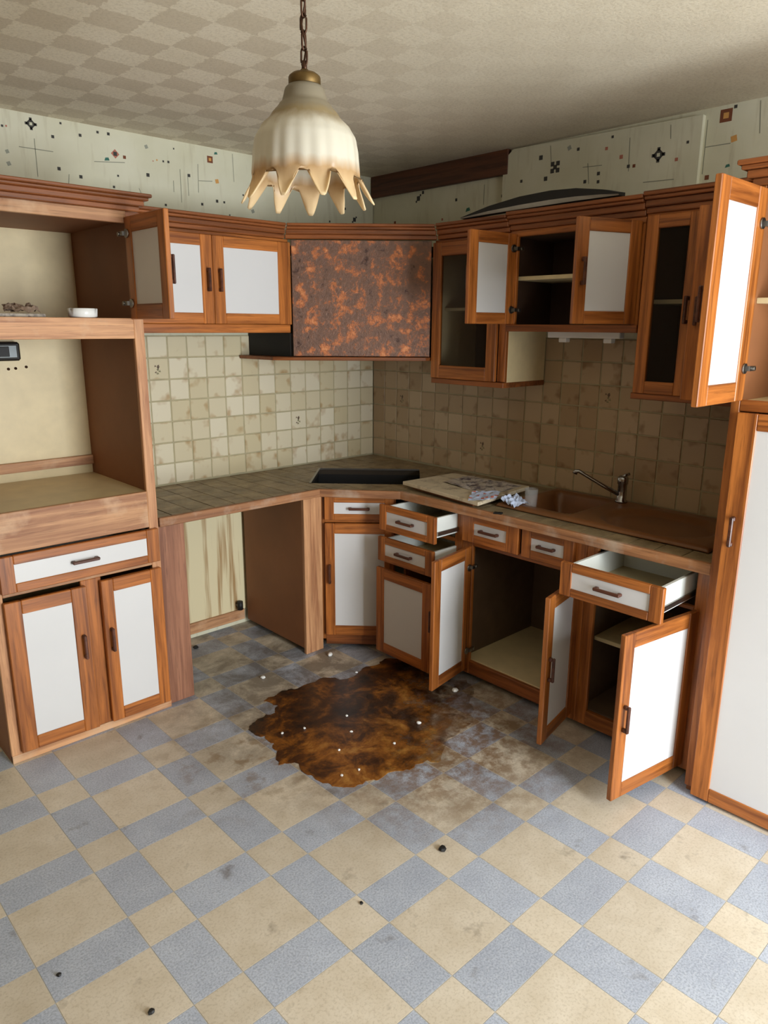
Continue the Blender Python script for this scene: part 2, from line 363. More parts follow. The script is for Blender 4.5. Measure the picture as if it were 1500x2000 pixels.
# wallpaper print: small geometric figures lying in the plane of the paper
INK = {k: plain('ink_'+k, c, .8, var=.08) for k, c in dict(dark=(62, 60, 56), brown=(118, 66, 40), teal=(58, 110, 96), red=(180, 112, 92), orange=(206, 152, 84), grey=(150, 152, 138), line=(140, 140, 122), paper=(206, 204, 180)).items()}
IK = list(INK); IM = [INK[k] for k in IK]
ML=[(-1.974,2.550,'dia',0.024),(-2.091,2.523,'dot',0.005),(-2.075,2.525,'red',0.004),(-1.848,2.574,'dot',0.005),(-1.887,2.514,'dot',0.007),(-1.766,2.539,'dot',0.007),(-1.685,2.565,'dot',0.006),(-1.635,2.566,'dot',0.007),(-1.610,2.486,'ros',0.018),(-1.651,2.456,'teal',0.014),(-1.566,2.478,'brn',0.008),(-1.371,2.488,'dot',0.005),(-1.344,2.489,'dot',0.006),(-1.454,2.540,'gry',0.009),(-1.312,2.553,'dot',0.004),(-1.114,2.533,'sq',0.018),(-1.079,2.565,'teal',0.012),(-1.237,2.442,'dot',0.008),(-1.079,2.435,'org',0.011),(-1.455,2.416,'dot',0.009),(-1.604,2.393,'dot',0.005),(-1.779,2.366,'dot',0.008),(-1.873,2.387,'dot',0.008),(-1.628,2.342,'dot',0.006),(-1.372,2.291,'dot',0.006),(-1.171,2.316,'dot',0.007),(-1.084,2.340,'dot',0.008),(-1.042,2.339,'dot',0.006),(-0.711,2.401,'dot',0.007),(-0.925,2.387,'dot',0.005),(-0.150,2.339,'sqk',0.016),(-2.082,2.426,'gry',0.008),(-2.081,2.379,'gry',0.009),(-1.404,2.489,'org',0.004),(-1.424,2.482,'red',0.003),(-0.341,2.311,'dot',0.006),(-1.012,2.280,'dot',0.004),(-0.223,2.393,'dot',0.007),(-0.868,2.313,'gry',0.010),(-2.6,2.5,'sq',.018),(-2.75,2.42,'dot',.008),(-2.45,2.4,'dot',.007),(-2.3,2.47,'ros',.018)]
LL=[(-1.966,2.494,-1.967,2.342),(-2.033,2.452,-1.891,2.453),(-1.184,2.502,-1.188,2.369),(-1.184,2.425,-1.106,2.432),(-0.981,2.579,-0.978,2.445),(-1.284,2.465,-1.285,2.312),(-1.244,2.447,-1.244,2.347),(-1.712,2.439,-1.566,2.455),(-1.831,2.370,-1.837,2.327),(-1.323,2.408,-1.324,2.355),(-1.505,2.351,-1.489,2.313)]
MR=[(-0.377,2.432,'sqk',0.023),(-0.413,2.460,'dot',0.012),(-0.667,2.393,'dot',0.011),(-0.753,2.332,'teal',0.024),(-1.119,2.427,'dot',0.010),(-1.264,2.420,'dot',0.014),(-1.230,2.519,'dot',0.015),(-1.315,2.465,'xx',0.037),(-1.438,2.525,'dot',0.010),(-1.389,2.538,'gry',0.014),(-1.586,2.505,'red',0.010),(-1.613,2.549,'dot',0.008),(-1.554,2.405,'dot',0.011),(-1.555,2.370,'dot',0.010),(-1.485,2.379,'dot',0.011),(-1.702,2.415,'dot',0.010),(-1.729,2.413,'brn',0.010),(-1.840,2.441,'dia',0.038),(-1.923,2.411,'red',0.010),(-1.966,2.471,'dot',0.008),(-1.663,2.459,'red',0.012),(-2.104,2.551,'sq',0.035),(-2.139,2.577,'dot',0.009),(-2.146,2.459,'org',0.017),(-2.132,2.359,'teal',0.015),(-2.051,2.327,'brn',0.013),(-0.984,2.377,'dot',0.010),(-0.184,2.319,'brn',0.012),(-0.566,2.302,'red',0.009),(-2.35,2.45,'dot',.01),(-2.5,2.5,'dia',.035),(-2.62,2.4,'dot',.01)]
LR=[(-1.699,2.532,-1.704,2.394),(-1.494,2.457,-1.506,2.367),(-1.468,2.443,-1.569,2.438),(-1.779,2.339,-1.920,2.334),(-2.03,2.548,-2.03,2.342),(-2.03,2.445,-2.134,2.444),(-2.233,2.581,-2.244,2.462),(-0.862,2.447,-0.860,2.347),(-1.282,2.565,-1.292,2.480),(-1.884,2.551,-1.889,2.496)]
def figure(b, kind, s, P):
    h = s*.55
    sq = lambda r, k, dx=0, dz=0, rot=0: b.face([P(dx+r*math.cos(rot+R(45+90*q))*1.414, dz+r*math.sin(rot+R(45+90*q))*1.414, k) for q in range(4)], IK.index(k))
    if kind == 'dot': sq(h, 'dark')
    elif kind == 'red': sq(h, 'red')
    elif kind == 'brn': sq(h, 'brown')
    elif kind == 'gry': sq(h, 'grey', 0, 0, .4)
    elif kind == 'org': sq(h, 'orange', 0, 0, .2)
    elif kind == 'teal': b.face([P(-h, -h*.5, 'teal'), P(h, -h*.2, 'teal'), P(h*.6, h*.8, 'teal'), P(-h*.6, h*.6, 'teal')], IK.index('teal'))
    elif kind == 'sq': sq(h, 'brown'); sq(h*.45, 'orange')
    elif kind == 'sqk': sq(h*.8, 'dark'); sq(h*.35, 'dark', h, h); sq(h*.35, 'dark', -h, -h)
    elif kind == 'dia':
        sq(h*.72, 'dark', 0, 0, R(45)); [sq(h*.26, 'dark', dx*h*.9, dz*h*.9) for dx, dz in ((1, 0), (-1, 0), (0, 1), (0, -1))]; sq(h*.28, 'paper')
    elif kind == 'ros': sq(h*.9, 'red', 0, 0, R(45)); sq(h*.55, 'dark')
    elif kind == 'xx': [sq(h*.4, 'dark', dx*h*.6, dz*h*.6) for dx, dz in ((1, 1), (-1, 1), (1, -1), (-1, -1))]; sq(h*.4, 'dark')
LAY = {'paper': 3, 'orange': 2, 'dark': 2, 'brown': 1, 'red': 1}
b = MB()
for x, z, k, s in ML: figure(b, k, s*1.6, lambda dx, dz, ink: (x+dx, .0057-.0003*LAY.get(ink, 1), z+dz))
for x0, z0, x1, z1 in LL:
    w = .0016; hor = abs(x1-x0) > abs(z1-z0); dx, dz = (0, w) if hor else (w, 0)
    b.face([(x0-dx, .0055, z0-dz), (x1-dx, .0055, z1-dz), (x1+dx, .0055, z1+dz), (x0+dx, .0055, z0+dz)], IK.index('line'))
b.build('wallpaper_print', IM, wl)
b = MB()
dep = lambda y: -.018 if -2.02 < y < -1.03 else .006
for y, z, k, s in MR: figure(b, k, s*1.25, lambda dx, dz, ink: (dep(y)-.0003-.0003*LAY.get(ink, 1), y-dx, z+dz))
for y0, z0, y1, z1 in LR:
    w = .0018; hor = abs(y1-y0) > abs(z1-z0); dy, dz = (0, w) if hor else (w, 0); X = dep((y0+y1)/2)-.0005
    b.face([(X, y0-dy, z0-dz), (X, y1-dy, z1-dz), (X, y1+dy, z1+dz), (X, y0+dy, z0+dz)], IK.index('line'))
b.build('wallpaper_print', IM, wr)
# loose papered casing on the right wall, bare board beside it
b = MB(); b.v = []
poly = [(-1.0, 2.20), (-2.02, 2.20), (-2.02, 2.566), (-1.06, 2.583), (-1.03, 2.56), (-1.0, 2.50)]
n = len(poly); b.v = [(-.018, y, z) for y, z in poly]+[(.006, y, z) for y, z in poly]
b.f = [tuple(range(n)), tuple(range(2*n-1, n-1, -1))]+[(k, n+k, n+(k+1) % n, (k+1) % n) for k in range(n)]; b.m = [0]*(n+2); b.sm = [False]*(n+2)
b.build('papered_casing', PAPER, wr)
struct(bx('trim_1', BOARDY, None, -.022, .006, -1.03, -.002, 2.472, CH, .002))
struct(bx('baseboard_left', FX, None, -1.83, -1.04, -.016, -.002, .03, .093, .002))

# ------------------------------------------------------------------ cabinet pieces
def handle(parent, x, y, z, L=.105, vert=True):
    b = MB(); t = .013; o = .026; h = L/2
    if vert: b.box(-t/2, t/2, -o, -o+.011, -h, h); b.box(-t/2, t/2, -o+.011, 0, -h, -h+.016); b.box(-t/2, t/2, -o+.011, 0, h-.016, h)
    else: b.box(-h, h, -o, -o+.011, -t/2, t/2); b.box(-h, -h+.016, -o+.011, 0, -t/2, t/2); b.box(h-.016, h, -o+.011, 0, -t/2, t/2)
    return b.build('handle', HANDLE, parent, (x, y, z), bevel=.003)
def hinge(parent, s, z):
    b = MB(); b.tube([(s*.022, .0, z), (s*.022, .006, z)], .017, 14); b.box(-.032 if s > 0 else -.012, .012 if s > 0 else .032, .004, .016, z-.008, z+.008); b.tube([(-s*.018, .016, z), (-s*.018, .021, z)], .007, 8)
    return b.build('hinge', STEEL, parent)
def door(parent, w, h, loc, side, ang, kind='panel', st=.058, rl=.056, hz=None, hy=.5, t=.021, hinges=False, panel=None, name='door', wz=None, wx=None):
    """side +1: hinged at the left end, -1: hinged at the right end; ang: how far it stands open"""
    s = side; b = MB()
    def bb(x0, x1, y0, y1, z0, z1, mi=0): b.box(min(s*x0, s*x1), max(s*x0, s*x1), y0, y1, z0, z1, mi)
    bb(0, st, -t, 0, 0, h); bb(w-st, w, -t, 0, 0, h); bb(st, w-st, -t, -.0006, 0, rl, 1); bb(st, w-st, -t, -.0006, h-rl, h, 1)
    d = b.build(name, [wz or WZ, wx or WX], parent, loc, -s*R(ang), bevel=.0025)
    xa, xb = sorted((s*(st-.004), s*(w-st+.004)))
    if kind == 'glass': bx('glass_pane', PANE, d, xa, xb, -t*.5-.002, -t*.5+.002, rl-.004, h-rl+.004, 0)
    else: bx('panel', panel or WHITE, d, xa, xb, -t+.005, -.005, rl-.004, h-rl+.004, .001, 'white laminate infill')
    if hy: handle(d, s*(w-st*.5), -t, hz if hz else h*.5)
    if hinges:
        for z in (h*.16, h*.84): hinge(d, s, z)
    return d
def drawer(parent, x0, x1, yf, z0, z1, pull=0, depth=.42, st=.05, rl=.035, box=True, tilt=0):
    t = .021; w = x1-x0; h = z1-z0; b = MB()
    b.box(0, st, -t, 0, 0, h); b.box(w-st, w, -t, 0, 0, h); b.box(st, w-st, -t, 0, 0, rl, 1); b.box(st, w-st, -t, 0, h-rl, h, 1)
    d = b.build('drawer', [WZ, WX], parent, (x0, yf-pull, z0), 0, .0025)
    bx('panel', WHITE, d, st-.003, w-st+.003, -t+.005, -.003, rl-.003, h-rl+.003, .001, 'white laminate infill')
    handle(d, w/2, -t+.005, h/2, .11 if w > .3 else .09, False)
    if box:
        e = .022
        bx('drawer_side', DRAWER, d, e, e+.014, 0, depth, .02, h-.012); bx('drawer_side', DRAWER, d, w-e-.014, w-e, 0, depth, .02, h-.012)
        bx('drawer_back', DRAWER, d, e+.014, w-e-.014, depth-.014, depth, .02, h-.03); bx('drawer_bottom', CREAM, d, e+.014, w-e-.014, 0, depth-.014, .022, .028, 0)
        bx('runner', STEEL, d, w-e, w-e+.008, .02, depth, .03, .05)
    return d
def cornice(parent, x0, x1, y, z0, z1, m=None, rl=0, rr=0, back=.0, ml=0, mr=0):
    b = MB(); n = [(.0, .012), (.30, .026), (.62, .04), (.8, .05)]; H = z1-z0
    for k, (a, pr) in enumerate(n):
        e = n[k+1][0] if k+1 < len(n) else 1
        b.box(x0-(pr if rl else 0)+ml*(pr+.001), x1+(pr if rr else 0)-mr*(pr+.001), y-pr, y+.03+back, z0+a*H, z0+e*H)
    return b.build('cornice', m or RX, parent, bevel=.003)
def carcass(root, W, D, z0, z1, inner, ft=.02, top=True, bottom=None, outer=None, ends=True, z_b=None):
    """side, bottom, top and back boards behind a front at y=-D"""
    T = .018
    for x in (0, W-T): bx('side_panel', outer or inner, root, x, x+T, -D+ft, -.008, z0, z1)
    bx('bottom_panel', bottom or inner, root, T, W-T, -D+ft, -.008, z_b or z0, (z_b or z0)+T)
    if top: bx('top_panel', inner, root, T, W-T, -D+ft, -.008, z1-T, z1)
    bx('back_panel', inner, root, T, W-T, -.014, -.008, (z_b or z0)+T, z1-T, 0)
def stile(root, x0, x1, D, z0, z1, m=None, t=.02): return bx('stile', m or WZ, root, x0, x1, -D, -D+t, z0, z1, .002)
def rail(root, x0, x1, D, z0, z1, m=None, t=.02, name='rail'): return bx(name, m or WX, root, x0, x1, -D, -D+t, z0, z1, .002)

# ------------------------------------------------------------------ oven column at the left
c = thing('oven_cabinet', 'tall oak oven column with empty niches, a drawer and two white doors', 'cabinet', (-2.52, 0, 0))
W_, D = .692, .62
bx('side_panel', BROWN, c, 0, .018, -D+.02, -.008, 0, 2.13); bx('side_panel', BROWN, c, W_-.028, W_-.002, -D+.02, -.008, 0, 2.13)
bx('back_panel', CREAM, c, .018, W_-.028, -.014, -.008, .05, 2.13, 0)
stile(c, 0, .04, D, 0, 2.11, FZ); stile(c, W_-.042, W_, D, 0, 2.11, FZ)
rail(c, .04, W_-.042, D, .872, 1.030, FX); rail(c, .04, W_-.042, D, 1.666, 1.746, FX); rail(c, .04, W_-.042, D, 2.105, 2.15, FX); rail(c, .04, W_-.042, D, .700, .716, FX); rail(c, 0, W_, D+.004, 0, .034, FX, name='plinth')
stile(c, .335, .42, D, .034, .70, WZ)
bx('niche_floor', CREAM, c, .018, W_-.028, -D+.02, -.02, 1.012, 1.026); bx('niche_top', BROWN, c, .018, W_-.028, -D+.02, -.014, 1.70, 1.744); bx('cabinet_top', BROWN, c, .018, W_-.028, -D+.02, -.014, 2.118, 2.136)
bx('bottom_panel', BROWN, c, .018, W_-.028, -D+.02, -.014, .036, .052)
bx('batten', FX, c, .018, W_-.028, -.034, -.014, 1.068, 1.112)
cornice(c, 0, W_, -D, 2.15, 2.215, RX, rl=1, rr=1)
drawer(c, .034, W_-.012, -D, .718, .866, 0, .4, st=.055, rl=.036)
door(c, .312, .64, (.036, -D-.002, .044), 1, 1.5, st=.062, rl=.056, hz=.385)
door(c, .272, .648, (W_-.012, -D-.002, .040), -1, .8, st=.052, rl=.056, hz=.385)
door(c, .33, .385, (W_-.052, -D, 1.742), -1, 90, st=.055, rl=.058, hinges=True, hz=.18)

# ------------------------------------------------------------------ left wall cabinet
c = thing('wall_cabinet', 'closed two-door wall cabinet with white panels between oven column and copper hood', 'cabinet', (-1.826, 0, 0))
W_, D = .934, .335
carcass(c, W_, D+.0, 1.70, 2.14, GREYIN, top=True)
rail(c, 0, W_, D+.008, 1.685, 1.726, WX); rail(c, 0, W_, D, 2.128, 2.144, WX); stile(c, 0, .055, D, 1.726, 2.128); stile(c, W_-.016, W_, D+.021, 1.726, 2.128, t=.041); stile(c, .47, .51, D, 1.726, 2.128)
door(c, .43, .40, (.055, -D-.001, 1.727), 1, 0, st=.06, rl=.05, hz=.2); door(c, .43, .40, (W_-.017, -D-.001, 1.727), -1, 0, st=.06, rl=.05, hz=.2)
cornice(c, 0, W_-.0215, -D, 2.145, 2.215, mr=.385)

# ------------------------------------------------------------------ diagonal cooker hood in the corner
h0, h1 = Vector((-.889, -.357)), Vector((-.358, -.835))
ang = math.atan2(h1.y-h0.y, h1.x-h0.x); L = (h1-h0).length
c = thing('cooker_hood', 'diagonal corner cooker hood faced with mottled hammered copper', 'hood', (h0.x, h0.y, 0), ang)
bx('copper_panel', COPPER, c, .001, L-.001, -.004, .014, 1.566, 2.14, .002, 'mottled hammered copper sheet')
cornice(c, -.033, L+.031, .0, 2.145, 2.215, ml=.385, mr=.445)
def loc2(x, y):   # world xy -> hood frame
    d = Vector((x, y))-h0; return (d.x*math.cos(ang)+d.y*math.sin(ang), -d.x*math.sin(ang)+d.y*math.cos(ang))
MB().prism([loc2(*q) for q in ((-.995, -.004), (-.98, -.30), (-.905, -.378), (-.388, -.834), (-.004, -.834), (-.004, -.004))], 1.545, 1.563).build('ledge', RX, c, bevel=.002)
MB().prism([loc2(*q) for q in ((-.93, -.004), (-.888, -.33), (-.872, -.345), (-.90, -.004))], 1.564, 1.683).build('side_cheek', BLACK, c)
MB().prism([loc2(*q) for q in ((-.86, -.345), (-.36, -.80), (-.02, -.80), (-.02, -.02), (-.86, -.02))], 2.10, 2.118).build('top_panel', DARKIN, c)

# ------------------------------------------------------------------ right wall: upper cabinets (front faces -x, frame turned by -90 degrees)
RT = R(-90)
c = thing('glass_cabinet', 'narrow wall cabinet with one smoked glass door beside copper hood', 'cabinet', (0, -.838, 0), RT)
W_, D = .476, .335
carcass(c, W_, D, 1.45, 2.14, DARKIN, outer=CREAM)
stile(c, .43, W_, D, 1.46, 2.13); rail(c, 0, W_, D, 2.128, 2.144); rail(c, 0, W_+.002, D+.012, 1.432, 1.458, RX, t=.34, name='light_rail')
bx('shelf', SHELF, c, .02, W_-.02, -D+.06, -.014, 1.80, 1.815)
door(c, .424, .67, (.004, -D-.001, 1.46), 1, 0, 'glass', st=.058, rl=.066, hy=None)
cornice(c, .0177, W_, -D, 2.145, 2.218, ml=.445)

c = thing('wall_cabinet', 'wall cabinet above the sink with both white-panelled doors swung open', 'cabinet', (0, -1.315, 0), RT)
W_, D = .668, .335
carcass(c, W_, D, 1.715, 2.14, DARKIN)
stile(c, 0, .04, D, 1.73, 2.13); stile(c, W_-.03, W_, D, 1.73, 2.13); rail(c, 0, W_, D+.006, 1.70, 1.732, RX); rail(c, 0, W_, D, 2.122, 2.15)
bx('shelf', SHELF, c, .02, W_-.02, -D+.04, -.014, 1.932, 1.950)
door(c, .30, .40, (.036, -D, 1.734), 1, 95, st=.055, rl=.05, hinges=True, hz=.2)
door(c, .31, .40, (W_-.03, -D, 1.734), -1, 70, st=.055, rl=.05, hinges=True, hz=.2)
cornice(c, 0, W_, -D, 2.15, 2.228)

c = thing('glass_cabinet', 'tall wall cabinet with two smoked glass doors, right one ajar', 'cabinet', (0, -1.985, 0), RT)
W_, D = .50, .335
carcass(c, W_, D, 1.45, 2.15, DARKIN)
rail(c, 0, W_, D+.012, 1.432, 1.458, RX, t=.34, name='light_rail'); rail(c, 0, W_, D, 2.148, 2.165); stile(c, 0, .014, D, 1.458, 2.148); stile(c, W_-.014, W_, D, 1.458, 2.148)
bx('shelf', SHELF, c, .02, W_-.02, -D+.05, -.014, 1.815, 1.832)
door(c, .225, .69, (.012, -D-.001, 1.458), 1, 0, 'glass', st=.05, rl=.05, hz=.33)
door(c, .245, .70, (W_-.02, -D-.001, 1.452), -1, 20, 'glass', st=.05, rl=.055, hz=.33)
cornice(c, 0, W_, -D, 2.157, 2.236)

# ------------------------------------------------------------------ tall cabinet at the right end
c = thing('tall_cabinet', 'full-height cabinet at right end with huge white door and open top', 'cabinet', (0, -2.535, 0), RT)
W_, D = .70, .69
bx('side_panel', BROWN, c, 0, .018, -D+.02, -.008, .0, 2.16); bx('side_panel', BROWN, c, W_-.018, W_, -D+.02, -.008, 0, 2.16); bx('back_panel', GREYIN, c, .018, W_-.018, -.014, -.008, .1, 2.16, 0)
bx('bottom_panel', BROWN, c, .018, W_-.018, -D+.03, -.014, .06, .078); bx('plinth', DARKIN, c, .018, W_-.018, -D+.07, -D+.085, 0, .06); bx('partition', CREAM, c, .018, W_-.018, -D+.02, -.014, 1.468, 1.486); bx('cabinet_top', BROWN, c, .018, W_-.018, -D+.02, -.014, 2.14, 2.158)
bx('shelf', SHELF, c, .018, W_-.018, -D+.06, -.014, 1.80, 1.818)
stile(c, 0, .03, D, .03, 2.15); stile(c, W_-.03, W_, D, .03, 2.15); rail(c, .03, W_-.03, D, 1.455, 1.492); rail(c, .03, W_-.03, D, 2.13, 2.15)
door(c, .655, 1.44, (W_-.012, -D-.0, .012), -1, 0, st=.066, rl=.055, hz=1.04, t=.02)
door(c, .335, .65, (.036, -D, 1.49), 1, 90, st=.062, rl=.062, hinges=True, hz=.3)
cornice(c, 0, W_, -D, 2.15, 2.225, rl=1)

# ------------------------------------------------------------------ base cabinets
c = thing('corner_base_cabinet', 'diagonal corner base unit with drawer and white door under the hob cutout', 'cabinet', (-.902, -.592, 0), R(-45))
Wd = .386
stile(c, -.004, .014, 0, .05, .860, WZ); stile(c, Wd-.01, Wd+.004, 0, .05, .860); rail(c, .014, Wd-.01, 0, .715, .732); rail(c, .014, Wd-.01, 0, .02, .082, RX)
drawer(c, .016, Wd-.004, -.001, .733, .860, 0, .085, st=.05, rl=.033)
door(c, .368, .632, (Wd-.002, -.001, .082), -1, 0, st=.052, rl=.056, hz=.355)
bx('bottom_panel', BROWN, c, .03, Wd-.03, .03, .50, .05, .066); bx('plinth', DARKIN, c, .02, Wd-.02, .05, .065, 0, .02)

c = thing('drawer_base_cabinet', 'base cabinet with two open drawers above a pulled-out white-panelled front', 'cabinet', (0, -.905, 0), RT)
W_, D = .405, .60
carcass(c, W_, D, .09, .86, BROWN, top=False, ft=.02); bx('plinth', DARKIN, c, .0, W_, -D+.06, -D+.075, 0, .09)
stile(c, 0, .018, D, .09, .86); stile(c, W_-.05, W_, D, .09, .86); rail(c, .018, W_-.05, D, .695, .715); rail(c, .018, W_-.05, D, .54, .555)
drawer(c, .012, W_-.012, -D, .725, .856, .17, .42, st=.05, rl=.033)
drawer(c, .008, W_-.016, -D, .562, .688, .175, .42, st=.05, rl=.033)
d = door(c, .385, .462, (.0, -D-.178, .062), 1, 0, st=.056, rl=.056, hy=None, name='pull_out_front')
bx('runner', STEEL, d, .03, .042, 0, .40, .1, .125); bx('runner', STEEL, d, .343, .355, 0, .40, .1, .125); bx('basket_floor', CREAM, d, .042, .343, 0, .38, .1, .108)

c = thing('sink_base_cabinet', 'sink base cabinet with both doors wide open and two dummy drawer fronts', 'cabinet', (0, -1.311, 0), RT)
W_, D = .68, .60
carcass(c, W_, D, .03, .86, GREYIN, top=False, bottom=CREAM, z_b=.085)
stile(c, 0, .064, D, .03, .862); stile(c, W_-.065, W_, D, .03, .862); rail(c, .064, W_-.065, D, .03, .098, RX); rail(c, .064, W_-.065, D, .70, .728); stile(c, .345, .375, D, .728, .862)
rail(c, .064, W_-.065, D, .845, .862)
drawer(c, .012, .342, -D-.001, .722, .858, 0, .1, st=.07, rl=.04, box=False); drawer(c, .36, .628, -D-.001, .722, .858, 0, .1, st=.05, rl=.04, box=False)
door(c, .315, .635, (.068, -D-.01, .064), 1, 81, st=.055, rl=.058, hinges=True, hz=.33)
door(c, .315, .64, (W_-.038, -D-.01, .058), -1, 101, st=.055, rl=.058, hinges=True, hz=.33)

c = thing('base_cabinet', 'base cabinet with open drawer and wide-open white door beside tall cabinet', 'cabinet', (0, -1.992, 0), RT)
W_, D = .52, .60
carcass(c, W_, D, .03, .86, GREYIN, top=False, bottom=GREYIN, z_b=.085)
stile(c, 0, .05, D, .03, .862); stile(c, W_-.055, W_, D, .03, .862); rail(c, .05, W_-.055, D, .03, .098); rail(c, .05, W_-.055, D, .69, .705)
bx('shelf', SHELF, c, .018, W_-.018, -D+.08, -.014, .40, .418)
drawer(c, .045, W_-.055, -D, .708, .842, .245, .42, st=.05, rl=.034)
door(c, .425, .65, (W_-.052, -D, .048), -1, 81, st=.056, rl=.058, hinges=True, hz=.33)

# posts and panel of the empty appliance bay
c = thing('support_panel', 'brown side panel with pale oak post right of the empty appliance bay', 'panel', (-1.03, 0, 0))
bx('panel', BROWN, c, 0, .018, -.585, -.03, .03, .86); bx('post', FZ, c, .0, .116, -.605, -.585, 0, .860)
tag(bx('filler_post', PZ, None, -1.822, -1.698, -.60, -.576, 0, .860, .002), 'dark weathered oak filler post right of the oven column doors', 'post')

# ------------------------------------------------------------------ worktop
c = thing('worktop', 'grimy L-shaped tiled worktop with worn oak edge and hob cutout', 'worktop', (0, 0, 0))
hc = Vector((-.515, -.515)); ea = Vector((.7071, -.7071)); eb = Vector((.7071, .7071)); HW, HD = .30, .215
FRX = -.645
pent = [(0, 0), (-.925, 0), (-.925, -.60), (FRX, -.925), (0, -.925)]
def clip(poly, nx, ny, d):   # keep nx*x+ny*y <= d
    out = []
    for k, p in enumerate(poly):
        q = poly[(k+1) % len(poly)]; a = nx*p[0]+ny*p[1]-d; b_ = nx*q[0]+ny*q[1]-d
        if a <= 0: out.append(p)
        if a*b_ < 0: t = a/(a-b_); out.append((p[0]+t*(q[0]-p[0]), p[1]+t*(q[1]-p[1])))
    return out
def strips(poly):   # parts of a polygon outside the hob cutout
    ca, cb = hc.dot(ea), hc.dot(eb); res = []
    res.append(clip(poly, ea.x, ea.y, ca-HW)); res.append(clip(poly, -ea.x, -ea.y, -(ca+HW)))
    mid = clip(clip(poly, ea.x, ea.y, ca+HW), -ea.x, -ea.y, -(ca-HW)) if poly else []
    if len(mid) > 2: res.append(clip(mid, eb.x, eb.y, cb-HD)); res.append(clip(mid, -eb.x, -eb.y, -(cb+HD)))
    return [q for q in res if len(q) > 2]
SX0, SX1, SY0, SY1 = -.525, -.055, -2.45, -1.46     # sink opening
b = MB(); b.prism([(-1.826, -.004), (-1.826, -.60), (-.925, -.60), (-.925, -.004)], .864, .893)
for q in strips([(p[0]-.004 if p[0] == 0 else p[0], p[1]-.004 if p[1] == 0 else p[1]) for p in pent]): b.prism(q, .864, .893)
b.prism([(-.004, -.925), (FRX, -.925), (FRX, SY1), (-.004, SY1)], .864, .893); b.prism([(FRX, SY1), (FRX, SY0), (SX0, SY0), (SX0, SY1)], .864, .893); b.prism([(SX1, SY1), (SX1, SY0), (-.004, SY0), (-.004, SY1)], .864, .893); b.prism([(-.004, SY0), (FRX, SY0), (FRX, -2.53), (-.004, -2.53)], .864, .893)
b.build('slab', GROUTD, c)
g = .0022
def in_right(poly):
    out = []
    base = clip(poly, -1, 0, -(FRX))
    if len(base) < 3: return out
    a = clip(base, 0, -1, -SY1); out.append(a)
    m = clip(clip(base, 0, 1, SY1), 0, -1, -SY0)
    if len(m) > 2: out.append(clip(m, 1, 0, SX0)); out.append(clip(m, -1, 0, -SX1))
    out.append(clip(base, 0, 1, SY0)); return [q for q in out if len(q) > 2]
def area2(q): return abs(sum(p[0]*r[1]-r[0]*p[1] for p, r in zip(q, q[1:]+q[:1])))/2
for i in range(18):
    for j in range(24):
        x1, y1 = -.005-i*TP, -.005-j*TP; x0, y0 = x1-TP, y1-TP
        sqr = [(x0+g, y0+g), (x1-g, y0+g), (x1-g, y1-g), (x0+g, y1-g)]
        polys = []
        if x0 < -.925: polys += [clip(clip(clip(sqr, 1, 0, -.925-g), -1, 0, 1.824), 0, -1, .60)]
        pc = clip(clip(clip(sqr, -1, 0, .925-g), 0, -1, .925-g), -(.925-.60), -(.925+FRX), .925*(.925-.60)+.60*(.925+FRX)) if x1 > -.925 and y1 > -.925 else []
        if len(pc) > 2: polys += strips(pc)
        if y0 < -.925 and x1 > FRX: polys += in_right(clip(clip(sqr, 0, 1, -.925-g), 0, -1, 2.528))
        polys = [q for q in polys if len(q) > 2 and area2(q) > 2e-5]
        if not polys: continue
        cx, cy = (x0+x1)/2, (y0+y1)/2; mb = MB()
        for q in polys: mb.prism([(px-cx, py-cy) for px, py in q], 0, .007)
        mb.build('worktop_tile', WTILE, c, (cx, cy, .893+random.uniform(-.0004, .0004)))
bx('nosing', NX, c, -1.822, -.918, -.622, -.60, .862, .903, .003)
q0, q1 = Vector((-.918, -.602)), Vector((FRX, -.925)); an = math.atan2(q1.y-q0.y, q1.x-q0.x)
MB().box(0, (q1-q0).length+.012, -.02, .0, -.0205, .0205).build('nosing', NX, c, (q0.x-.006, q0.y-.004, .8825), an, .003)
bx('nosing', NY, c, FRX-.022, FRX, -2.528, -.93, .862, .904, .003)
lc = lambda a_, b_: tuple(hc+ea*a_+eb*b_)
mb = MB()
for q in ((-HW-.006, -HW, -HD, HD), (HW, HW+.006, -HD, HD), (-HW, HW, HD, HD+.006), (-HW, HW, -HD-.006, -HD)):
    mb.prism([lc(q[0], q[2]), lc(q[1], q[2]), lc(q[1], q[3]), lc(q[0], q[3])], .74, .864)
mb.prism([lc(-HW, -HD), lc(HW, -HD), lc(HW, HD), lc(-HW, HD)], .735, .74)
mb.build('cutout_dark_box', BLACK, c)  # black box added to stand for the shade inside the hob hole
mb = MB()
for q in ((-HW, -HW+.012, -HD, HD), (-HW+.012, HW, HD-.01, HD)): mb.prism([lc(q[0], q[2]), lc(q[1], q[2]), lc(q[1], q[3]), lc(q[0], q[3])], .8935, .9025)
mb.build('cutout_rim', STEEL, c)

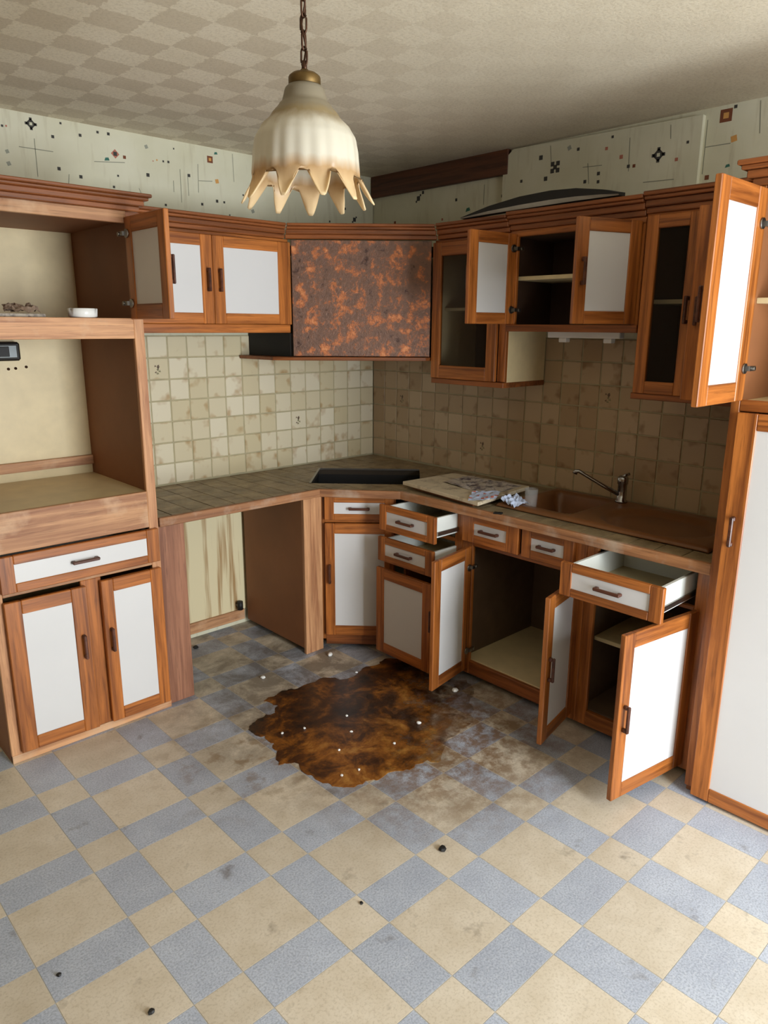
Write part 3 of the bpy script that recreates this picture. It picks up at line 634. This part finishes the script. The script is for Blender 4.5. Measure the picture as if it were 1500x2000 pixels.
# ------------------------------------------------------------------ sink and tap
def sink():
    c = thing('sink', 'brown resin inset sink with bowl and round-ended drainer', 'sink', ((SX0+SX1)/2, (SY0+SY1)/2, .9065))
    hx, hy = (SX1-SX0)/2+.014, (SY1-SY0)/2+.012; nx, ny = 44, 84; b = MB()
    def sm(t): t = max(0, min(1, t)); return t*t*(3-2*t)
    def rr(x, y, cx, cy, ax, ay, rad):
        dx, dy = max(abs(x-cx)-ax+rad, 0), max(abs(y-cy)-ay+rad, 0); return rad-math.hypot(dx, dy) if dx or dy else rad+min(ax-rad-abs(x-cx), ay-rad-abs(y-cy), 1)
    def H(x, y):
        z = .014*sm(min(hx-abs(x), hy-abs(y))/.02)+.001
        z -= .135*sm(rr(x, y, .0, hy-.21, hx-.055, .16, .05)/.05)
        z -= .022*sm(rr(x, y, -.02, -.19, hx-.055, .26, .2)/.05)
        return z
    i = 0
    for a in range(nx+1):
        for k in range(ny+1):
            x, y = -hx+2*hx*a/nx, -hy+2*hy*k/ny; b.v.append((x, y, H(x, y)))
    for a in range(nx):
        for k in range(ny):
            p = a*(ny+1)+k; b.f.append((p, p+ny+1, p+ny+2, p+1)); b.m.append(0); b.sm.append(True)
    o = b.build('basin', SINKM, c); m = o.modifiers.new('thick', 'SOLIDIFY'); m.thickness = .006; m.offset = -1
    zb = H(0, hy-.21); MB().lathe([(.0, .004), (.028, .004), (.034, .001), (.034, 0)], 20).build('drain', STEEL, c, (0, hy-.21, zb))
sink()
c = thing('tap', 'chrome mixer tap with long spout behind the brown sink', 'tap', (-.098, -1.852, .9215))
MB().lathe([(0, 0), (.028, 0), (.028, .008), (.022, .012), (.021, .085), (.025, .09), (.025, .118), (.018, .126), (0, .126)], 22).build('body', CHROME, c)
MB().tube([(-.015, .01, .04), (-.06, .06, .075), (-.11, .135, .125), (-.125, .16, .142), (-.132, .172, .140), (-.135, .176, .128)], [.010, .009, .008, .009, .012, .012], 12).build('spout', CHROME, c)
MB().tube([(0, 0, .12), (.005, -.004, .128), (.022, -.02, .136)], .007, 8).build('lever', CHROME, c)

# ------------------------------------------------------------------ things on the worktop
c = thing('loose_board', 'stained cream board lying askew on the worktop left of the sink', 'board', (-.43, -1.16, .9045))
bp = [(-.165, .275), (.205, .25), (.235, -.235), (-.235, -.29)]
MB().prism(bp, .016, .034).build('panel', BOARDM, c, bevel=.002)
for k, (p, q) in enumerate(((bp[0], bp[3]), (bp[1], bp[2]))):
    p, q = Vector(p)*.8, Vector(q)*.8; d = (q-p).normalized(); n_ = Vector((-d.y, d.x))*.012
    MB().prism([tuple(p-n_), tuple(q-n_), tuple(q+n_), tuple(p+n_)], 0, .016).build('batten', BROWN, c)
def sheet(name, mat, pts, loc, label, cat, amp=.006, seed=1, rot=0, group=None, extra=None):
    rr = random.Random(seed); n = 9; b = MB(); P = [Vector(p) for p in pts]
    hgt = [[rr.uniform(0, amp) for _ in range(n+1)] for _ in range(n+1)]
    for a in range(n+1):
        for k in range(n+1):
            u, v = a/n, k/n; p = (P[0]*(1-u)+P[1]*u)*(1-v)+(P[3]*(1-u)+P[2]*u)*v; b.v.append((p.x+rr.uniform(-.003, .003), p.y+rr.uniform(-.003, .003), p.z+hgt[a][k]))
    for a in range(n):
        for k in range(n): q = a*(n+1)+k; b.f.append((q, q+n+1, q+n+2, q+1)); b.m.append(1 if extra and rr.random() < extra else 0); b.sm.append(False)
    o = b.build(name, [mat, REDP], None, loc, rot); m = o.modifiers.new('thick', 'SOLIDIFY'); m.thickness = .0006
    return tag(o, label, cat, group)
sheet('newspaper_sheet', NEWS, [(-.15, -.20, 0), (.15, -.17, 0), (.13, .17, 0), (-.09, .16, 0)], (-.37, -1.20, .9395), 'crumpled grey newsprint sheet spread on the loose board', 'paper', .008, 4)
sheet('paper_sheet', BLUEP, [(-.135, -.03, -.004), (-.02, -.10, .0), (.12, -.02, .002), (.02, .07, .002)], (-.545, -1.37, .9405), 'pale blue paper with red print hanging over the board corner', 'paper', .006, 5, extra=.08)
sheet('crumpled_paper', BLUEP, [(-.05, -.04, 0), (.05, -.05, .006), (.06, .04, .03), (-.04, .05, .02)], (-.50, -1.53, .912), 'small crumpled bluish paper between board and drinking glass', 'paper', .02, 8)
c = thing('drinking_glass', 'clear drinking glass standing at the left sink edge', 'glass', (-.465, -1.60, .9105))
MB().lathe([(0, .0), (.026, 0), (.027, .004), (.031, .088), (.029, .088), (.025, .008), (0, .007)], 24).build('tumbler', CLEAR, c)
tag(MB().box(-.012, .014, -.02, .02, 0, .006).build('charred_chip', BLACK, None, (-.655, -1.56, .9042), .4, .002), 'small black charred chip on the worktop front edge', 'chip')

# ------------------------------------------------------------------ strip light, loose strip on top, small things in the column
c = thing('strip_light', 'slim white strip light fixed beneath the wall cabinet above the sink', 'light fixture', (-.24, -1.68, 1.7))
bx('housing', WPLASTIC, c, -.02, .02, -.185, .185, -.026, .0145, .003); bx('end_cap', WPLASTIC, c, -.018, .018, -.145, -.105, -.046, -.026, .003); bx('end_cap', WPLASTIC, c, -.018, .018, .085, .125, -.046, -.026, .003)
top = [(-1.042, 2.234), (-1.212, 2.268), (-1.386, 2.289), (-1.548, 2.295), (-1.676, 2.289), (-1.797, 2.270), (-1.877, 2.250)]
bot = [(-1.042, 2.2235), (-1.212, 2.2295), (-1.386, 2.232), (-1.548, 2.2345), (-1.676, 2.236), (-1.797, 2.236), (-1.877, 2.2355)]
b = MB(); n = len(top)
for (y, z), (y2, z2) in zip(top, bot):
    zm = z*.3+z2*.7
    b.v += [(-.33, y, z), (-.38, y, z-.004), (-.384, y2, zm), (-.376, y2, z2), (-.33, y2, z2)]
for k in range(n-1):
    for j in range(5): b.f.append((k*5+j, k*5+(j+1) % 5, (k+1)*5+(j+1) % 5, (k+1)*5+j)); b.m.append(1 if j == 2 else 0); b.sm.append(False)
b.f += [tuple(range(4, -1, -1)), tuple((n-1)*5+j for j in range(5))]; b.m += [0, 0]; b.sm += [False, False]
o = b.build('bowed_strip', [BLACK, plain('pale_grey_rubber', (160, 157, 145), .5)])
tag(o, 'bowed black and grey rubber strip lying on top of the wall cabinets', 'strip')

c = thing('ashtray', 'white porcelain ashtray on the upper shelf of the oven column', 'ashtray', (-2.05, -.565, 1.7465))
b = MB(); seg = 40; prof = [(0, 0), (.046, 0), (.053, .004), (.055, .034), (.049, .036), (.045, .012), (0, .010)]
for r, z in prof:
    for j in range(seg):
        a = 2*math.pi*j/seg; notch = .010 if (z > .03 and min(abs(math.sin(1.5*(a+.75))), 1) < .14) else 0
        b.v.append((r*math.cos(a), r*math.sin(a), z-notch))
for k in range(len(prof)-1):
    for j in range(seg): b.f.append((k*seg+j, k*seg+(j+1) % seg, (k+1)*seg+(j+1) % seg, (k+1)*seg+j)); b.m.append(0); b.sm.append(True)
b.build('bowl', PORCELAIN, c)
tag(MB().box(-.11, .10, -.08, .07, 0, .012).build('magazine', NEWS, None, (-2.30, -.50, 1.7465), .12, .002), 'worn printed magazine lying at left on the upper column shelf', 'magazine')
sheet('crumpled_wrapper', plain('brown_wrapper', (150, 128, 110), .6, var=.4, scale=40), [(-.07, -.05, 0), (.06, -.04, 0), (.05, .05, .012), (-.05, .05, .012)], (-2.24, -.44, 1.7615), 'crumpled brown wrapper lying on the magazine', 'wrapper', .03, 12)
c = thing('wall_socket', 'black and chrome socket box on the back of the oven niche', 'socket', (-2.20, -.0145, 1.605))
bx('housing', BLACK, c, -.06, .06, -.045, 0, -.04, .04, .008); bx('faceplate', plain('scuffed_grey_metal', (96, 100, 100), .4, .6), c, -.05, .045, -.051, -.045, -.028, .028, .004); bx('insert', BLACK, c, -.044, .012, -.054, -.051, -.022, .022, .003)
for x, z in ((-2.155, 1.53), (-2.11, 1.535), (-2.185, 1.528)):
    o = MB().lathe([(0, -.002), (.006, -.002), (.006, .002), (0, .003)], 10).build('wall_plug', BRONZE, None, (x, -.0165, z)); o.rotation_euler = (R(90), 0, 0)
    tag(o, {-2.155: 'middle one of the small dark screw plugs below the socket box', -2.11: 'rightmost small dark screw plug below the socket box in the niche', -2.185: 'leftmost small dark screw plug below the socket box in the niche'}[x], 'plug', 'screw plugs below the socket')
c = thing('pipe_valve', 'small black capped pipe at the foot of the streaked bay wall', 'valve', (-1.08, -.002, .127))
MB().tube([(0, 0, 0), (0, -.035, 0)], .013, 12).build('pipe', STEEL, c); MB().tube([(0, -.03, -.024), (0, -.03, .026)], .017, 12).build('cap', BLACK, c)

# ------------------------------------------------------------------ oil stain and debris on the floor
pts = [(-1.232,-.875),(-1.40,-.86),(-1.488,-.875),(-1.46,-.95),(-1.509,-1.0),(-1.60,-.99),(-1.666,-1.025),(-1.655,-1.13),(-1.683,-1.228),(-1.737,-1.348),(-1.671,-1.395),(-1.68,-1.50),(-1.648,-1.625),(-1.549,-1.665),(-1.394,-1.717),(-1.247,-1.77),(-1.117,-1.717),(-.929,-1.668),(-.82,-1.60),(-.70,-1.50),(-.62,-1.38),(-.62,-1.0),(-.75,-.93),(-.892,-.93),(-1.085,-.95)]
rr = random.Random(11)
def fract(p, lev):
    for _ in range(lev):
        q = []
        for k, a in enumerate(p):
            b_ = p[(k+1) % len(p)]; d = math.dist(a, b_); q += [a, ((a[0]+b_[0])/2+rr.uniform(-.24, .24)*d, (a[1]+b_[1])/2+rr.uniform(-.24, .24)*d)]
        p = q
    return p
b = MB().prism(fract(pts, 3), .0, .0016)
o = b.build('oil_stain', OIL); tag(o, 'large dark brown oily stain spread on the floor before the base cabinets', 'stain')
m = o.modifiers.new('tri', 'TRIANGULATE')
def pebble(name, mat, loc, s, seed, label, cat, group):
    rr = random.Random(seed); b = MB(); n = 7
    prof = [(0, 0), (.8, .1), (1, .5), (.7, .95), (0, 1.1)]
    jit = [rr.uniform(.75, 1.25) for _ in range(n)]
    for r, z in prof: b.v += [(s*r*jit[j]*math.cos(2*math.pi*j/n), s*r*jit[j]*math.sin(2*math.pi*j/n), s*z) for j in range(n)]
    for k in range(len(prof)-1):
        for j in range(n): b.f.append((k*n+j, k*n+(j+1) % n, (k+1)*n+(j+1) % n, (k+1)*n+j)); b.m.append(0); b.sm.append(False)
    return tag(b.build(name, mat, None, loc), label, cat, group)
for k, (x, y) in enumerate(((-1.289,-1.244),(-1.494,-1.199),(-1.59,-1.166),(-1.49,-1.434),(-1.094,-1.51),(-1.285,-1.554),(-1.597,-1.578),(-1.521,-1.595),(-.975,-.95),(-1.36,-1.36))):
    pebble('plaster_crumb', PORCELAIN, (x, y, .0015), .0065 if k != 4 else .011, k, 'tiny white plaster crumb lying on the brown oily stain' if k != 4 else 'largest white plaster crumb, at the right on the brown oily stain', 'crumb', 'white crumbs on the stain')
pebble('white_knob', PORCELAIN, (-.945, -.70, 0), .016, 40, 'small white knob on the floor before the pale oak post', 'knob', None)
pebble('plaster_crumb', PORCELAIN, (-1.358, -.676, 0), .012, 41, 'white crumb on the grimy floor of the empty appliance bay', 'crumb', None)
pebble('plaster_lump', PORCELAIN, (-.751, -1.42, .0015), .016, 42, 'white lump in the shadow under the open sink door', 'lump', None)
for (x, y, s, lab) in ((-1.613, -2.13, .013, 'square black chip lying alone on the small beige floor tile'), (-1.43, -.13, .014, 'black clot of dirt beside the oven column filler post'), (-2.613, -2.03, .010, 'dark crumb on the floor at the bottom edge of the picture'), (-2.747, -1.754, .007, 'dark smear crumb on the speckled floor at lower left'), (-1.972, -2.122, .006, 'tiny black speck on a blue floor tile in the middle foreground')):
    pebble('dirt_chip', BLACK, (x, y, 0), s, int(s*9999), lab, 'debris', None)

# ------------------------------------------------------------------ pendant lamp
LX, LY, LZ = -2.16, -2.16, 1.978
c = thing('pendant_lamp', 'pendant lamp with frosted amber-edged petal glass shade on bronze chain', 'lamp', (LX, LY, LZ))
seg = 192; b = MB(); NP = 11
def prof(t, th):
    """t 0..1 from neck to the base of the petals"""
    P = [(0, .233, .033), (.10, .226, .040), (.24, .199, .0465), (.27, .197, .052), (.42, .172, .072), (.56, .148, .095), (.68, .128, .106), (.85, .100, .1105), (1, .060, .1135)]
    for (a, za, ra), (e, zb, rb) in zip(P, P[1:]):
        if t <= e: k = (t-a)/(e-a); k2 = k*k*(3-2*k)*.5+k*.5; return za+(zb-za)*k, ra+(rb-ra)*k2
    return P[-1][1:]
rows = 26; pet = 10
for i in range(rows+1):
    for j in range(seg):
        th = 2*math.pi*j/seg; t = i/rows; z, r = prof(t, th); r *= 1+.018*max(0, t-.35)*math.cos(NP*2*th)
        b.v.append((r*math.cos(th), r*math.sin(th), z))
for i in range(1, pet+1):
    for j in range(seg):
        th = 2*math.pi*j/seg; ph = (th*NP/(2*math.pi)) % 1; k = i/pet
        tip = max(0, 1-abs(ph-.5)*2.15); Lp = .010+.052*min(1, tip*1.25)**.8
        th2 = th+(.5-ph)*2*math.pi/NP*.30*k*k
        z = .060-Lp*k; r = .1135+Lp*k*k*.46+.006*k*k*(1 if int(th*NP/(2*math.pi)) % 2 else -.4)
        b.v.append((r*math.cos(th2), r*math.sin(th2), z))
for i in range(rows+pet):
    for j in range(seg): b.f.append((i*seg+j, i*seg+(j+1) % seg, (i+1)*seg+(j+1) % seg, (i+1)*seg+j)); b.m.append(0); b.sm.append(True)
o = b.build('shade', SHADE, c); m = o.modifiers.new('thick', 'SOLIDIFY'); m.thickness = .003
MB().lathe([(0, .266), (.008, .266), (.011, .261), (.026, .258), (.0325, .253), (.034, .250), (.034, .228), (.030, .228), (0, .235)], 30).build('cap', BRASS, c)
MB().tube([(0, 0, .258), (0, 0, .282)], .006, 10).build('loop', BRONZE, c)
MB().lathe([(0, .13), (.018, .14), (.03, .16), (.03, .175), (.017, .20), (.016, .232), (0, .232)], 20).build('bulb', PORCELAIN, c)
b = MB(); ring = []
for k in range(20):
    a = 2*math.pi*k/20; ring.append((.0072*math.cos(a), 0, .0125*math.sin(a)+(.006 if math.sin(a) > 0 else -.006)))
b.tube(ring, .0022, 8, closed=True); lm = b.mesh('chain_link', BRONZE)
z = .290; k = 0
while z < CH-LZ-.035:
    o = bpy.data.objects.new('chain_link', lm); C.objects.link(o); o.parent = c; o.location = (0, 0, z); o.rotation_euler = (0, 0, R(20) if k % 2 else R(110)); z += .0305; k += 1
MB().tube([(.004*math.sin(q*.9), .004*math.cos(q*.9), .275+q*(CH-LZ-.31)/24) for q in range(25)], .0022, 8).build('cord', BRONZE, c)
MB().lathe([(0, CH-LZ-.034), (.012, CH-LZ-.034), (.04, CH-LZ-.016), (.045, CH-LZ), (0, CH-LZ)], 28).build('ceiling_rose', BRASS, c)
